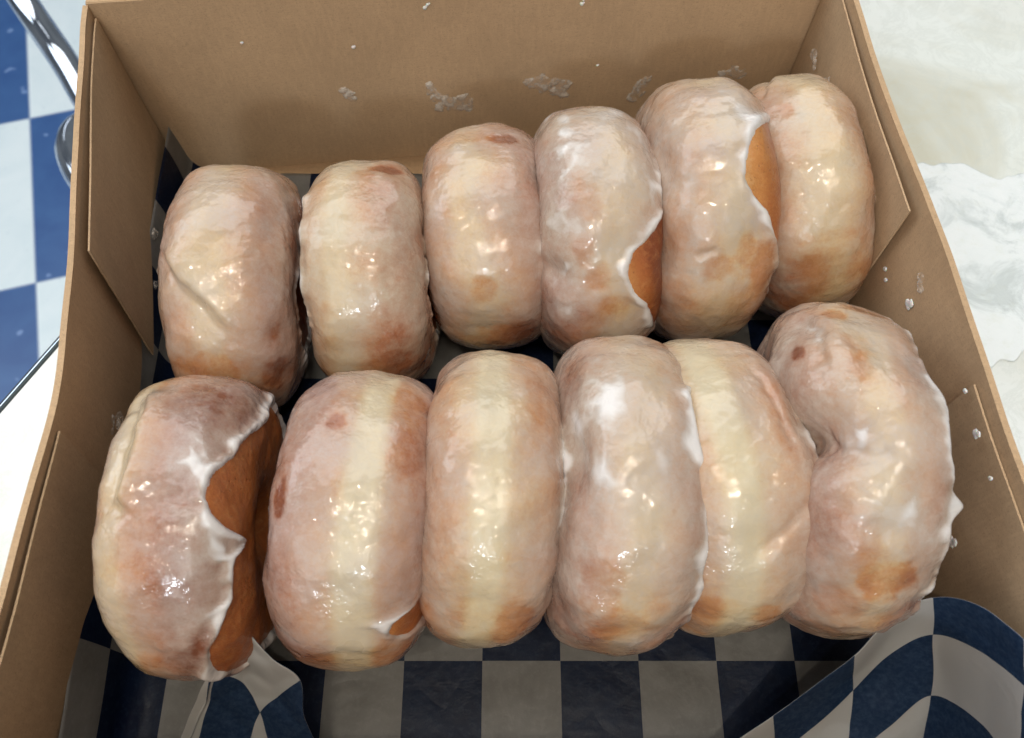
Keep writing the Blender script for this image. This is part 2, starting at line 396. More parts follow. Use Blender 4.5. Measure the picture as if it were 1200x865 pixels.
# q = (x, y, radius, half thickness, yaw, lean) in metres and radians
# front row
make_doughnut((-.1108, .0852, .0538, .0238, .039, .040), 1,
    'doughnut with broad bare brown side and wavy icing edge, left end of front row',
    edgeR=[(-73, 58), (-55, 70), (-41, 70), (-28, 62), (-19, 57), (-12, 53), (-2, 37), (7, 32), (15, 40), (20, 55), (22.5, 68), (25, 75), (27.5, 68), (29.5, 56), (39, 54), (47, 51), (57, 41), (67, 28), (80, 24), (95, 34)],
    thin=[(-36, 14, 9, 20, .55), (-38, 46, 8, 16, .5), (30, -5, 30, 28, .22), (62, 28, 6, 10, .7)], thick=[(-2, 26, 12, 11, 1.0), (26, 48, 12, 14, .9), (50, 40, 8, 12, .6)],
    grooves=[([(-40, -30), (-28, -24), (-2, -26), (8, -32), (13, -14)], .0012, 2.6, .0020)], bs=.6, band=-.6, brown=(.35, .8), tint=.16, dadd=-.14, cover=.60, pink=.75, dR=60, rimW=1.7)
make_doughnut((-.0548, .0885, .0529, .0271, -.06, .067), 2,
    'doughnut with pale middle band and small bare notch low right, second in front row',
    edgeR=[(0, 86), (40, 82), (52, 72), (57, 42), (64, 38), (70, 48), (76, 70)],
    thin=[(12, -48, 8, 5, 1.1), (-19, -14, 3.0, 7, 1.1), (-10, 42, 10, 13, .55), (-39, 34, 9, 14, .5), (-30, -30, 14, 14, .2)],
    band=.20, brown=(.45, .85), cover=.60, pink=.6, dR=86)
make_doughnut((-.0087, .0967, .0536, .0241, -.048, .064), 3,
    'creamy yellow glazed doughnut with golden mottled bottom, third in the front row',
    thin=[(66, -10, 9, 15, .6), (66, 24, 9, 13, .6), (-25, 30, 16, 8, .3), (20, -35, 25, 12, .15)], thick=[(15, 66, 22, 10, .5)],
    band=-.02, brown=(.35, .7), tint=-.02, cover=.58, pink=.25, dR=74)
make_doughnut((.0356, .0965, .0565, .0238, -.016, .125), 4,
    'white thickly glazed doughnut with dented waist on its left, fourth in the front row',
    edgeR=[(-32, 66), (-24, 50), (-20, 38), (-10, 39), (3, 46), (14, 52)],
    dents=[(10, -66, 20, 26, .0045)], thin=[(48, -28, 9, 16, .6), (65, -8, 8, 22, .65), (56, 12, 7, 10, .35), (-34, -55, 14, 14, .35)], thick=[(-5, -28, 30, 14, .25)],
    tint=.10, bs=.15, band=.0, brown=(.3, .75), cover=.76, pink=.85, dR=54, rimW=1.3)
make_doughnut((.0725, .1005, .0535, .0262, .13, .03), 5,
    'yellowish glazed doughnut with a slanting crease, fifth in the front row',
    grooves=[([(26, 44), (37, 14), (46, -10)], .0009, 2.2, .0006), ([(-30, 22), (-8, 30), (10, 34)], .0008, 1.5, .0003)],
    thin=[(69, -34, 8, 18, .7), (71, 8, 7, 14, .6), (-8, 30, 22, 8, .3)], thick=[(40, 62, 30, 8, .5)],
    band=-.25, brown=(.35, .65), cover=.60, pink=.2, dR=62, rimW=1.2)
make_doughnut((.1165, .1048, .0595, .0242, -.027, -.053), 6,
    'large lumpy doughnut with pinched waist and thick white drips, right end of front row',
    dents=[(9, -82, 12, 48, .0105), (10, -38, 9, 30, .0045), (-30, -80, 16, 40, -.003)], grooves=[([(9, -60), (13, -38), (15, -12), (13, 8)], .0014, 2.6, .0008), ([(-48, -38), (-30, -30), (-14, -34)], .0014, 2.5, .0008)],
    bare=[(-38, 60, 16, 7)], thin=[(-40, -14, 4, 9, 1.2), (-25, -48, 3, 5, 1.2), (55, 4, 6, 20, 1.4), (48, -8, 6, 14, .4), (-12, -10, 6, 10, .5), (-22, -8, 6, 8, .5), (66, -25, 7, 18, .5), (-47, 15, 5, 22, .7)],
    thick=[(-28, -34, 12, 9, .6), (14, -14, 7, 14, .6), (36, -16, 18, 10, .45), (32, 14, 14, 8, .3)], spikes=[(32, 50, 3.2, 9, .0035)],
    tint=.10, bs=.15, band=.05, brown=(.45, .85), cover=.68, pink=.85, dR=52, wav=7, lump=1.5, rimW=1.15)
# back row
make_doughnut((-.1124, .1857, .0514, .0252, .049, .125), 11,
    'doughnut with folded crease across its lower left, left end of the back row',
    grooves=[([(12, -60), (22, -44), (30, -32), (39, -10), (49, 10)], .0013, 2.4, .0016)], dents=[(44, -30, 14, 16, .001)],
    thin=[(66, -6, 8, 22, .7), (74, 42, 9, 12, .6), (50, 46, 5, 8, .35), (38, 30, 22, 30, .15)],
    tint=.10, bs=.15, band=-.15, brown=(.35, .72), cover=.62, pink=.85, dR=96)
make_doughnut((-.0585, .1945, .0492, .0243, .049, -.011), 12,
    'smooth cream doughnut with one small brown patch near its top, second in back row',
    thin=[(-30, 24, 4, 15, 1.1), (-24, 8, 5, 10, .3), (77, 28, 8, 16, .45), (55, 18, 10, 10, .2)],
    edgeL=[(-60, -62), (0, -56), (60, -60)], bs=.25, band=-.3, brown=(.35, .7), cover=.60, pink=.25, dR=90)
make_doughnut((-.0104, .2138, .0474, .0268, .071, -.029), 13,
    'doughnut browned on its top corner, golden patches below, third in the back row',
    edgeR=[(30, 60), (40, 55), (48, 54), (58, 60), (68, 50), (78, 62)],
    thin=[(-24, 22, 5, 16, 1.0), (-28, -10, 6, 22, .5), (58, -6, 7, 12, .75), (92, 4, 9, 26, .8), (15, -25, 10, 12, .3)], thick=[(64, 42, 12, 10, .45)],
    tint=.10, bs=.15, band=-.2, brown=(.35, .75), cover=.60, pink=.85, dR=70)
make_doughnut((.0335, .2123, .0529, .0250, .071, .012), 14,
    'white glazed doughnut with bare brown dough at its lower right, fourth in back row',
    edgeR=[(-30, 66), (0, 68), (20, 62), (30, 50), (36, 38), (43, 20), (52, 15), (61, 23), (68, 36), (78, 44), (90, 50)],
    thin=[(40, -22, 6, 9, .7), (52, -8, 6, 12, .7), (65, 6, 5, 16, .6), (20, -18, 8, 12, .35)], thick=[(-5, -34, 30, 10, .35), (48, -28, 4, 12, .5), (20, 46, 20, 10, .3)],
    dents=[(52, -56, 7, 20, .0035)], tint=.10, bs=.15, band=.1, brown=(.3, .75), dadd=.30, cover=.78, pink=.85)
make_doughnut((.0778, .2213, .0555, .0243, .050, .036), 15,
    'doughnut with deep scoop of bare golden dough on its right, fifth in back row',
    edgeR=[(-16, 60), (-6, 42), (3, 24), (10, 17), (18, 12), (24, 11), (31, 22), (36, 35), (44, 43), (52, 50), (60, 60)],
    thin=[(50, 14, 6, 10, .8), (58, -8, 5, 14, .75), (60, 34, 12, 14, .9), (72, 8, 9, 30, .35), (-2, -22, 8, 12, .3)], thick=[(40, -30, 16, 10, .4), (8, -22, 22, 14, .25)],
    dents=[(12, -66, 16, 20, .003)], grooves=[([(50, -12), (53, -30)], .0012, 1.5, 0)],
    bs=.3, band=.05, brown=(.15, .45), tint=-.02, dadd=.20, cover=.68, pink=.85)
make_doughnut((.1234, .2312, .0518, .0243, .070, -.144), 16,
    'golden thinly glazed doughnut leaning on the right wall, right end of back row',
    thin=[(70, -4, 12, 34, .6), (52, 6, 3, 20, .35), (-10, -18, 4, 6, .5), (10, 40, 30, 12, .15)],
    grooves=[([(-55, -6), (-38, -22), (-24, -34)], .0010, 1.6, .0008)],
    bs=.3, band=.15, brown=(.25, .6), cover=.55, pink=.35, dR=80)

# ------------------------------------------------------------------ the cardboard box
box = empty('cardboard_box'); tag(box, 'open brown kraft cardboard box holding twelve glazed doughnuts', 'box')
YB_L, YB_R = .2905, .3205
rimL = [(-.01, -.1515), (.04, -.1475), (.10, -.1465), (.118, -.1468), (.165, -.1535), (.205, -.161), (.250, -.1695), (YB_L, -.1765)]
rimR = [(-.01, .169), (.05, .1615), (.088, .1575), (.115, .1555), (.133, .1545), (.158, .153), (.189, .1505), (.225, .1465), (.253, .144), (YB_R, .1405)]
baseL = [(-.01, -.164), (.05, -.162), (.10, -.161), (.165, -.1625), (.205, -.166), (YB_L, -.175)]
baseR = [(-.01, .160), (.05, .156), (.10, .153), (.19, .148), (YB_R, .1395)]
HR = .108
def edge_x(tab, y):
    t = np.array(tab); n = 5; out = 0
    for k in (-.012, -.006, 0, .006, .012): out = out + np.interp(y + k, t[:, 0], t[:, 1])
    return out / n
def side_grid(y0, y1, z0, z1, base, rim, inset=0.0, ny=80, nz=24, bulge=0.0, seed=0, inset_fn=None):
    y = np.linspace(y0, y1, ny)[:, None] + np.zeros((1, nz)); z = np.linspace(z0, z1, nz)[None] + np.zeros((ny, 1))
    k = z / HR
    x = edge_x(base, y) * (1 - k) + edge_x(rim, y) * k
    s = np.sign(x)
    ins = inset if inset_fn is None else inset_fn(y, z)
    x = x - s * ins + s * bulge * np.sin(np.pi * k) + .0006 * noise(np.stack([x, y, z], -1), 18, seed)
    zt = z + .0006 * noise(np.stack([x * 0, y, x * 0], -1), 30, seed + 4) * sst(.6, 1, k)
    return np.stack([x, y, zt], -1)
# floor panel
ys = np.linspace(-.01, .32, 12); gx = []
fl = np.array([[[edge_x(baseL, y) + t * (edge_x(baseR, y) - edge_x(baseL, y)), y - .01 * 0 if y < .28 else y - (1 - t) * (y - .28) * .7, 0.0] for t in np.linspace(0, 1, 12)] for y in ys])
slab('floor_panel', fl, .0015, M_kraft, box, direction=(0, 0, -1), smooth=False)
slab('side_wall', side_grid(-.01, YB_L, 0, HR, baseL, rimL, 0, seed=1), .0022, M_kraft, box, direction=(-1, 0, 0))
slab('side_wall', side_grid(-.01, YB_R, 0, HR, baseR, rimR, 0, seed=2), .0022, M_kraft, box, direction=(1, 0, 0))
# back wall (rises to the hinge of the lid) and lid folded back
def back_grid(z0, z1, nz, off=0.0, x0=-.1765, x1=.1410):
    nx = 70; t = np.linspace(0, 1, nx)[:, None] + np.zeros((1, nz)); z = np.linspace(z0, z1, nz)[None] + np.zeros((nx, 1))
    x = x0 + t * (x1 - x0); y = YB_L + t * (YB_R - YB_L) + .0015 * np.sin(np.pi * t) * (z / HR) + off
    y = y + .0007 * noise(np.stack([x, y * 0, z], -1), 16, 8)
    return np.stack([x, y, z], -1)
slab('back_wall', back_grid(0, HR + .001, 26), .002, M_kraft, box, direction=(0, 1, 0))
lt = back_grid(HR, HR, 2)
t = np.linspace(0, 1, 30)[None, :, None]
A = lt[:, :1, :]; lidv = np.concatenate([A, A], 1)
ang = R(8)
prof = np.linspace(0, 1, 30) ** 1.0 * .30
lid = np.stack([A[:, 0, 0][:, None] + 0 * prof[None], A[:, 0, 1][:, None] + .0005 + (prof * math.cos(ang))[None], A[:, 0, 2][:, None] + .0012 + (prof * math.sin(ang))[None]], -1)
slab('lid', lid, .002, M_kraft, box, direction=(0, math.sin(ang), -math.cos(ang)))
fx = np.linspace(0, 1, 40)[:, None] + np.zeros((1, 20)); fz = np.linspace(0, .106, 20)[None] + np.zeros((40, 1))
slab('front_wall', np.stack([-.164 + fx * (.324) + (fz / HR) * (.0125 - .0035 * fx) , -.0100 - .002 * fz / HR - .0005 * noise(np.stack([fx * 8, fz * 20, fx], -1), 1), fz], -1), .0022, M_kraft, box, direction=(0, -1, 0))
# glued corner flaps inside the side walls
def flap(y0, y1, z1, base, rim, seed, grow_from, amt0=.0012, amt1=.0042):
    def ins(y, z):
        k = np.abs(y - grow_from) / abs(y1 - y0)
        return amt0 + amt1 * np.clip(k, 0, 1) ** 1.3 * (z / HR) ** 1.2
    g = side_grid(y0, y1, .004, z1, base, rim, 0, ny=50, nz=20, seed=seed, inset_fn=ins)
    s = 1 if base is baseR else -1
    return slab('corner_flap', g, .0007, M_kraft2, box, direction=(s, 0, 0))
flap(.172, YB_L - .002, .1035, baseL, rimL, 31, YB_L, .0016, .0026)
flap(.190, YB_R - .002, .1030, baseR, rimR, 32, YB_R, .0012, .0034)
flap(-.006, .103, .1030, baseL, rimL, 33, .103, .0012, .0016)
flap(-.006, .120, .1020, baseR, rimR, 34, .120, .0012, .0020)
# dried glaze on the cardboard
def blob(name, P, n, tdir, pts, h, mat, seed):
    """thin lumpy film around a polyline pts (mm, mm, r mm) lying on the wall plane at P"""
    n = np.array(n, float); n /= np.linalg.norm(n); tx = np.array(tdir, float); tx /= np.linalg.norm(tx); tz = np.cross(tx, n); tz = tz / np.linalg.norm(tz)
    if tz[2] < 0: tz = -tz
    xs_ = [p[0] for p in pts]; ys_ = [p[1] for p in pts]; mr = max(p[2] for p in pts) * 1.6
    gx = np.linspace(min(xs_) - mr, max(xs_) + mr, 60); gy = np.linspace(min(ys_) - mr, max(ys_) + mr, 60)
    X, Y = np.meshgrid(gx, gy, indexing='ij'); fmax = np.full(X.shape, -9.)
    for (a, b, r) in pts:
        fmax = np.maximum(fmax, 1 - np.hypot(X - a, Y - b) / r)
    Q = np.stack([X * 1e-3, Y * 1e-3, X * 0], -1)
    f = fmax + (.55 if mat is M_smear else .5) * fbm(Q, 330, seed, 4)
    hh = np.where(f > 0, h * np.minimum(1, np.maximum(f, 0) * 2.0) ** .7 * (1 + .25 * noise(Q, 500, seed + 1)), -.0003)
    V = np.array(P) + X[..., None] * 1e-3 * tx + Y[..., None] * 1e-3 * tz + n * hh[..., None]
    F = grid_faces(60, 60); keep = (f.ravel()[F] > -.04).any(1)
    if keep.sum() < 4: return
    Fk = F[keep]; used, inv = np.unique(Fk, return_inverse=True)
    Vv = V.reshape(-1, 3)[used]; Fk = inv.reshape(Fk.shape)
    fn = np.cross(Vv[Fk[0, 1]] - Vv[Fk[0, 0]], Vv[Fk[0, 2]] - Vv[Fk[0, 0]])
    if fn @ n < 0: Fk = Fk[:, ::-1]
    mesh_obj(name, Vv, Fk, mat, box)
bd = np.array([.317, .030, 0]); bd /= np.linalg.norm(bd); bn = np.array([bd[1], -bd[0], 0])
def on_back(px, z, pts, h=.0005, mat=M_smear, seed=0, name='glaze_smear'):
    y = YB_L + (px + .1765) / .3175 * (YB_R - YB_L) + .0013 * z / HR * math.sin(math.pi * (px + .1765) / .3175)
    blob(name, (px, y - .0004, z), bn, bd, pts, h, mat, seed)
on_back(-.079, .0475, [(-2, 3, 2.2), (0, 0, 2.4), (1.5, -2.5, 2)], .00035, seed=1)
on_back(-.032, .040, [(-8, 10, 2), (-7, 6, 2.3), (-5, 2, 2.8), (-1, -2, 3.5), (3, -4, 4), (8, -4, 4.2), (8, 0, 2.5), (-4, -6, 2)], .0003, seed=2)
on_back(.018, .042, [(-10, 5, 2.6), (-7, 3, 3.2), (-3, 6, 2.8), (-2, 2, 3.4), (3, 4, 2.4), (5, -1, 4.2), (9, 2, 2.3), (7, -4, 3)], .00035, seed=3)
on_back(.064, .038, [(3, 6, 2), (0, 2, 3), (-1, -3, 3.4), (-3, -7, 2.6)], .0002, seed=4)
on_back(.108, .043, [(-4, 0, 3), (1, 2, 3), (5, 0, 3)], .00025, seed=5)
for i, (px, z, r) in enumerate([(-.038, .095, .9), (-.0365, .0965, .7), (.031, .0915, .9), (.0315, .0935, .6), (-.072, .076, .8), (.041, .055, .6), (-.12, .083, .5)]):
    on_back(px, z, [(0, 0, r), (r * .8, r * .5, r * .7)], .0004, M_fleck, 20 + i, 'sugar_fleck')
def on_side(side, y, z, pts, h=.0006, mat=M_fleck, seed=0, name='sugar_fleck', ins=.0):
    base, rim = (baseR, rimR) if side > 0 else (baseL, rimL); k = z / HR
    x = float(edge_x(base, y) * (1 - k) + edge_x(rim, y) * k)
    nv = np.array([-side, 0.0, .05 * side * 0 + .0]); blob(name, (x - side * (ins + .0004), y, z), nv, (0, 1, 0), pts, h, mat, seed)
for i, (y, z, r, ins) in enumerate([(.165, .078, 2.0, 0), (.114, .081, 1.7, .0032), (.103, .1005, 1.5, .0045), (.076, .066, 2.2, .0035), (.094, .0745, 1.1, .003), (.118, .1010, .9, .0038),
                                   (.088, .100, .7, .0045), (.086, .077, .6, .004), (.186, .070, .9, 0), (.182, .068, .8, 0), (.15, .058, .6, 0), (.212, .05, .7, .004)]):
    on_side(1, y, z, [(0, 0, r), (-.3 * r, r * .7, r * .8), (.5 * r, -r * .4, r * .7)], .00028, M_fleck, 50 + i, ins=ins)
on_side(1, .167, .089, [(0, 0, 2.2), (2.5, 1.5, 1.6), (-1.5, -1, 1.6)], .0005, M_smear, 70, 'glaze_smear')
on_side(1, .279, .0735, [(-3, 0, 2.2), (0, 2.5, 2.2), (3, 0, 2.2), (0, -2.5, 2.2)], .0005, M_smear, 71, 'glaze_smear', ins=.0025)
on_side(1, .300, .070, [(-3, 0, 2.2), (0, 2, 2.2), (3, 0, 2.2)], .0005, M_smear, 72, 'glaze_smear', ins=.0025)
on_side(1, .2, .058, [(0, 2, 2.6), (-3, -2, 2.6), (-6, -5, 2)], .0016, M_fleck, 73, 'glaze_smear', ins=.003)
on_side(-1, .227, .0356, [(0, 0, 2.2), (1.5, -2, 1.8)], .0006, M_smear, 74, 'glaze_smear', ins=.003)
on_side(-1, .203, .030, [(0, 0, 1.8)], .0006, M_smear, 75, 'glaze_smear', ins=.003)
on_side(-1, .127, .051, [(0, 3, 2.4), (2, -3, 2.8), (-4, 2, 2)], .0006, M_smear, 76, 'glaze_smear', ins=.0)

# ------------------------------------------------------------------ checkered liner paper (one sheet with turned-up margins)
SQ = .0313; OX, OY = -.0432, .0448
def paper_uv(s, t): return np.stack([(s - OX) / SQ + 20, (t - OY) / SQ + 20], -1)
ns, nt_ = 150, 130
S = np.linspace(-.192, .172, ns)[:, None] + np.zeros((1, nt_)); Tt = np.linspace(-.006, .2895, nt_)[None] + np.zeros((ns, 1))
Tt2 = Tt + .016 * sst(-.13, -.19, S) * (Tt / .29)
def climb(S, x0, sign, hmax):
    """flat until x0 then rolls up a wall; returns x, z"""
    d = np.maximum((S - x0) * sign, 0); rr = .012; arc = rr * np.pi / 2 * .93
    th = np.minimum(d, arc) / rr; x = x0 + sign * rr * np.sin(th); z = rr * (1 - np.cos(th)); ex = np.maximum(d - arc, 0)
    x = x + sign * ex * math.cos(arc / rr); z = z + ex * math.sin(arc / rr)
    return np.where(d > 0, x, S), np.where(d > 0, z, 0)
xl0 = np.interp(Tt, [0, .05, .10, .165, .29], [-.139, -.1395, -.1445, -.147, -.156])
x1, z1 = climb(S, xl0, -1, 0)
xr0 = np.interp(Tt, [0, .1, .3], [.143, .138, .126])
x2, z2 = climb(S, xr0, 1, 0)
X_ = np.where(S < 0, x1, x2); Z_ = np.where(S < 0, z1, z2)
cm = noise(np.stack([S, Tt, S * 0], -1), 14, 3)
Z_ = Z_ * (1 + .25 * cm * (Z_ > .004)) + .0006 + .0005 * (1 + noise(np.stack([S, Tt, S * 0], -1), 30, 6))
Y_ = Tt2 + .03 * 0
V1 = np.stack([X_, Y_, np.minimum(Z_, .055)], -1); UV1 = paper_uv(S, Tt)
# front margin: lattice rows (free edge -> fold at the front wall) x columns along the box front
lat_s = [-.190, -.168, -.150, -.137, -.122, -.106, -.090, -.0745, -.0432, .0194, .0507, .066, .0824, .098, .1137, .129, .145, .1606, .1763, .189]
r0 = [(-.1212, .0155, .020), (-.1048, .0372, .045), (-.0968, .0456, .058), (-.0903, .047, .062), (-.0821, .039, .053), (-.0738, .033, .045), (-.0735, .0205, .030),
      (-.066, .008, .014), (-.043, .001, .008), (.0194, .000, .008), (.0507, .002, .010), (.0700, .008, .013), (.0941, .0227, .030), (.107, .0318, .040), (.1178, .0403, .052),
      (.1284, .0514, .064), (.1388, .0555, .075), (.1465, .0498, .088), (.1514, .0386, .098), (.1552, .0284, .104)]
r1 = [(-.1224, .010, .012), (-.1107, .0249, .030), (-.1077, .0315, .037), (-.1042, .0349, .040), (-.0969, .0332, .034), (-.0916, .0239, .025), (-.0880, .0120, .015),
      (-.074, .002, .008), (-.043, -.002, .006), (.0194, -.003, .006), (.0507, -.002, .007), (.0680, .000, .006), (.0975, .0109, .012), (.1116, .0198, .020), (.1241, .0313, .030),
      (.1355, .0425, .042), (.1455, .0467, .055), (.1522, .0386, .071), (.1547, .0265, .086), (.158, .0156, .093)]
r2 = [(-.130, .002, .010), (-.124, .008, .014), (-.120, .012, .016), (-.116, .014, .017), (-.108, .013, .014), (-.100, .008, .010), (-.092, .002, .007),
      (-.076, -.003, .005), (-.043, -.004, .004), (.0194, -.005, .004), (.0507, -.005, .004), (.0665, -.004, .004), (.0900, -.003, .005), (.106, .002, .008), (.1225, .008, .014),
      (.137, .019, .024), (.1495, .0287, .036), (.1556, .0179, .054), (.1558, .0036, .068), (.1566, -.004, .078)]
r3 = [(-.150, -.006, .008), (-.142, -.006, .006), (-.136, -.006, .005), (-.130, -.006, .005), (-.120, -.006, .005), (-.106, -.006, .004), (-.090, -.006, .003),
      (-.0745, -.006, .003), (-.0432, -.006, .003), (.0194, -.006, .003), (.0507, -.006, .003), (.0665, -.006, .003), (.082, -.006, .003), (.098, -.006, .003), (.1137, -.006, .004),
      (.129, -.006, .006), (.1440, -.006, .014), (.1540, -.006, .032), (.1565, -.007, .046), (.1575, -.008, .058)]
Lc = np.array([r0, r1, r2, r3]); tl = np.array([OY - 5 * SQ, OY - 4 * SQ, OY - 3 * SQ, OY - 2 * SQ])
LU = paper_uv(np.array(lat_s)[None] + np.zeros((4, 1)), tl[:, None] + np.zeros((1, len(lat_s))))
Lall = np.concatenate([Lc, LU], -1)
D = catmull(Lall, 60); D = np.swapaxes(catmull(np.swapaxes(D, 0, 1), 260), 0, 1)
V2 = D[..., :3]; UV2 = D[..., 3:]
V2 = V2 + np.stack([V2[..., 0] * 0, V2[..., 0] * 0, .0005 * noise(V2, 60, 4) + .0022 * np.abs(noise(V2, 45, 9)) + .006 * np.abs(noise(V2, 62, 12)) * (V2[..., 0] < -.05) * sst(.012, .04, V2[..., 2])], -1)
def merge_sheets(parts):
    V = []; F = []; U_ = []; k = 0
    for G, uvg in parts:
        V.append(G.reshape(-1, 3)); U_.append(uvg.reshape(-1, 2)); F.append(grid_faces(*G.shape[:2]) + k); k += G.shape[0] * G.shape[1]
    return np.concatenate(V), np.concatenate(F), np.concatenate(U_)
V, F, UV = merge_sheets([(V1, UV1), (V2, UV2)])
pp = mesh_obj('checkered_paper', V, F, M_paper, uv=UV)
sd = pp.modifiers.new('thickness', 'SOLIDIFY'); sd.thickness = .00012; sd.offset = 0
tag(pp, 'navy and cream checkered waxed paper lining the box, its front corners curling up', 'liner paper')

# ------------------------------------------------------------------ table
e1 = np.array([.476, .879]); e2 = np.array([.879, -.476]); c0 = np.array([-.2646, .0998]); TS = .80
TZ = -.0018
def table_poly(off=0.0, rc=.02, n=8):
    cs = [c0 + (-e1 - e2) * off, c0 + e2 * (TS + off) - e1 * off, c0 + e2 * (TS + off) + e1 * (TS + off), c0 + e1 * (TS + off) - e2 * off]
    dirs = [(e1, e2), (-e2, e1), (-e1, -e2), (e2, -e1)]
    out = []
    for c, (a, b) in zip(cs, dirs):
        for k in range(n + 1):
            th = k / n * math.pi / 2
            out.append(c + a * rc * (1 - math.sin(th)) + b * rc * (1 - math.cos(th)))
    return np.array(out)
def prism(name, poly, z0, z1, mat, parent):
    import bmesh
    bm = bmesh.new(); vs = [bm.verts.new((p[0], p[1], z1)) for p in poly]; f = bm.faces.new(vs); bmesh.ops.recalc_face_normals(bm, faces=[f])
    if f.normal.z < 0: f.normal_flip()
    r = bmesh.ops.extrude_face_region(bm, geom=[f]); bmesh.ops.translate(bm, verts=[v for v in r['geom'] if isinstance(v, bmesh.types.BMVert)], vec=(0, 0, z0 - z1))
    bmesh.ops.recalc_face_normals(bm, faces=bm.faces)
    me = bpy.data.meshes.new(name); bm.to_mesh(me); bm.free(); me.materials.append(mat)
    return link(bpy.data.objects.new(name, me), parent)
FZ = -.685
cen = c0 + (e1 + e2) * TS / 2
tb = empty('cafe_table'); tag(tb, 'white marbled cafe table with a dark and chrome edge, under the cardboard box', 'table')
prism('tabletop', table_poly(0), TZ - .026, TZ, M_marble, tb)
def ring_band(name, o0, o1, z0, z1, mat):
    A = table_poly(o0, .02 + o0); B = table_poly(o1, .02 + o1); n = len(A)
    V = np.concatenate([np.c_[A, np.full(n, z1)], np.c_[B, np.full(n, z1)], np.c_[B, np.full(n, z0)], np.c_[A, np.full(n, z0)]])
    F = [];
    for k in range(4):
        a = np.arange(n); b = (a + 1) % n; F.append(np.stack([a + k * n, b + k * n, b + ((k + 1) % 4) * n, a + ((k + 1) % 4) * n], -1))
    mesh_obj(name, V, np.concatenate(F), mat, tb, smooth=False)
ring_band('edge_trim', .0002, .0022, TZ - .028, TZ + .0004, M_dark)
ring_band('metal_edge_band', .0024, .0050, TZ - .032, TZ - .0015, M_chrome)
V, F = tube([(cen[0], cen[1], TZ - .03), (cen[0], cen[1], FZ + .05)], .035, 32); mesh_obj('pedestal', V, F, M_chrome, tb)
V, F = tube([(cen[0], cen[1], FZ + .05), (cen[0], cen[1], FZ + .035), (cen[0], cen[1], FZ + .012), (cen[0], cen[1], FZ)], [.04, .10, .22, .23], 48); mesh_obj('foot_plate', V, F, M_dark, tb)

# white tissue lying on the table to the right
nx, ny = 140, 140
TSs = np.linspace(0, 1, nx)[:, None] + np.zeros((1, ny)); TT = np.linspace(0, 1, ny)[None] + np.zeros((nx, 1))
c00 = np.array([.135, .268]); c10 = np.array([.420, .322]); c01 = np.array([.135, .170]); c11 = np.array([.420, .205])
g = (1 - TSs)[..., None] * ((1 - TT)[..., None] * c00 + TT[..., None] * c01) + TSs[..., None] * ((1 - TT)[..., None] * c10 + TT[..., None] * c11)
pp3 = np.stack([TSs * 3, TT * 1.6, TSs * 0], -1)
edge_w = .020 * noise(np.stack([TSs * 9, TT * 0, TSs * 0], -1), 1, 2) + .008 * noise(np.stack([TSs * 30, TT * 0, TSs * 0], -1), 1, 3)
bot_w = .034 * noise(np.stack([TSs * 5, TT * 0 + 4, TSs * 0], -1), 1, 5) + .008 * noise(np.stack([TSs * 26, TT * 0, TSs * 0], -1), 1, 7)
g[..., 1] += edge_w * (1 - TT) + bot_w * TT
rid = 1 - np.abs(noise(pp3, 2.1, 11)) * 2; rid2 = 1 - np.abs(noise(pp3, 4.3, 12)) * 2
h = .0012 + .0032 * np.clip(rid, 0, 1) ** 3 + .0018 * np.clip(rid2, 0, 1) ** 2 + .0012 * noise(pp3, 9, 13)
edge = np.minimum(np.minimum(TT, 1 - TT), np.minimum(TSs, 1 - TSs)); h = .0006 + h * sst(0, .12, edge)
# keep it under the outside of the box clear: only the part beyond the right wall
h = h * .16; h = np.where(g[..., 0] < .170, np.minimum(h, .0012), h)
GT = np.stack([np.maximum(g[..., 0], .163), g[..., 1], TZ + np.maximum(h, .0005)], -1)
ts = mesh_obj('tissue_paper', GT.reshape(-1, 3), grid_faces(nx, ny), M_tissue)
sd = ts.modifiers.new('thickness', 'SOLIDIFY'); sd.thickness = .0001; sd.offset = 1
tag(ts, 'crumpled white tissue paper lying on the table beside the box', 'tissue paper')

# ------------------------------------------------------------------ floor and chair
fo = np.array([-.767, .953]); fa = math.atan2(.307, -.085) - math.pi / 2   # tile column direction
TL = .3175
ux = np.array([math.cos(fa), math.sin(fa)]); uy = np.array([-math.sin(fa), math.cos(fa)])
quad = [(-4, -4), (4, -4), (4, 5), (-4, 5)]
V = [(x, y, FZ) for x, y in quad]; UV = [((np.array(q) - fo) @ ux / TL + 100, (np.array(q) - fo) @ uy / TL + 101) for q in quad]
fl_ = mesh_obj('floor', V, [[0, 1, 2, 3]], M_tile, smooth=False, uv=UV); fl_['kind'] = 'structure'

ch = empty('chrome_chair', (-.40, .62, FZ)); tag(ch, 'chrome tube chair partly hidden behind the left side of the box', 'chair')
def P(*a): return np.array(a) - np.array([-.40, .62, FZ])
def spl(pts, m=60): return catmull(np.array([P(*p) for p in pts]), m)
V, F = tube(spl([(-.66, .94, -.02), (-.583, .838, -.14), (-.502, .724, -.25), (-.440, .640, -.262), (-.392, .570, -.272), (-.335, .520, -.29), (-.25, .50, -.31)], 90), .0138, 28); mesh_obj('frame_tube', V, F, M_chrome, ch)
V, F = tube(spl([(-.366, .560, -.30), (-.362, .540, -.40), (-.360, .52, FZ + .005)], 30), .011, 24); mesh_obj('leg', V, F, M_chrome, ch)
V, F = tube(spl([(-.10, .62, -.30), (-.09, .63, -.45), (-.08, .64, FZ + .005)], 30), .011, 24); mesh_obj('leg', V, F, M_chrome, ch)
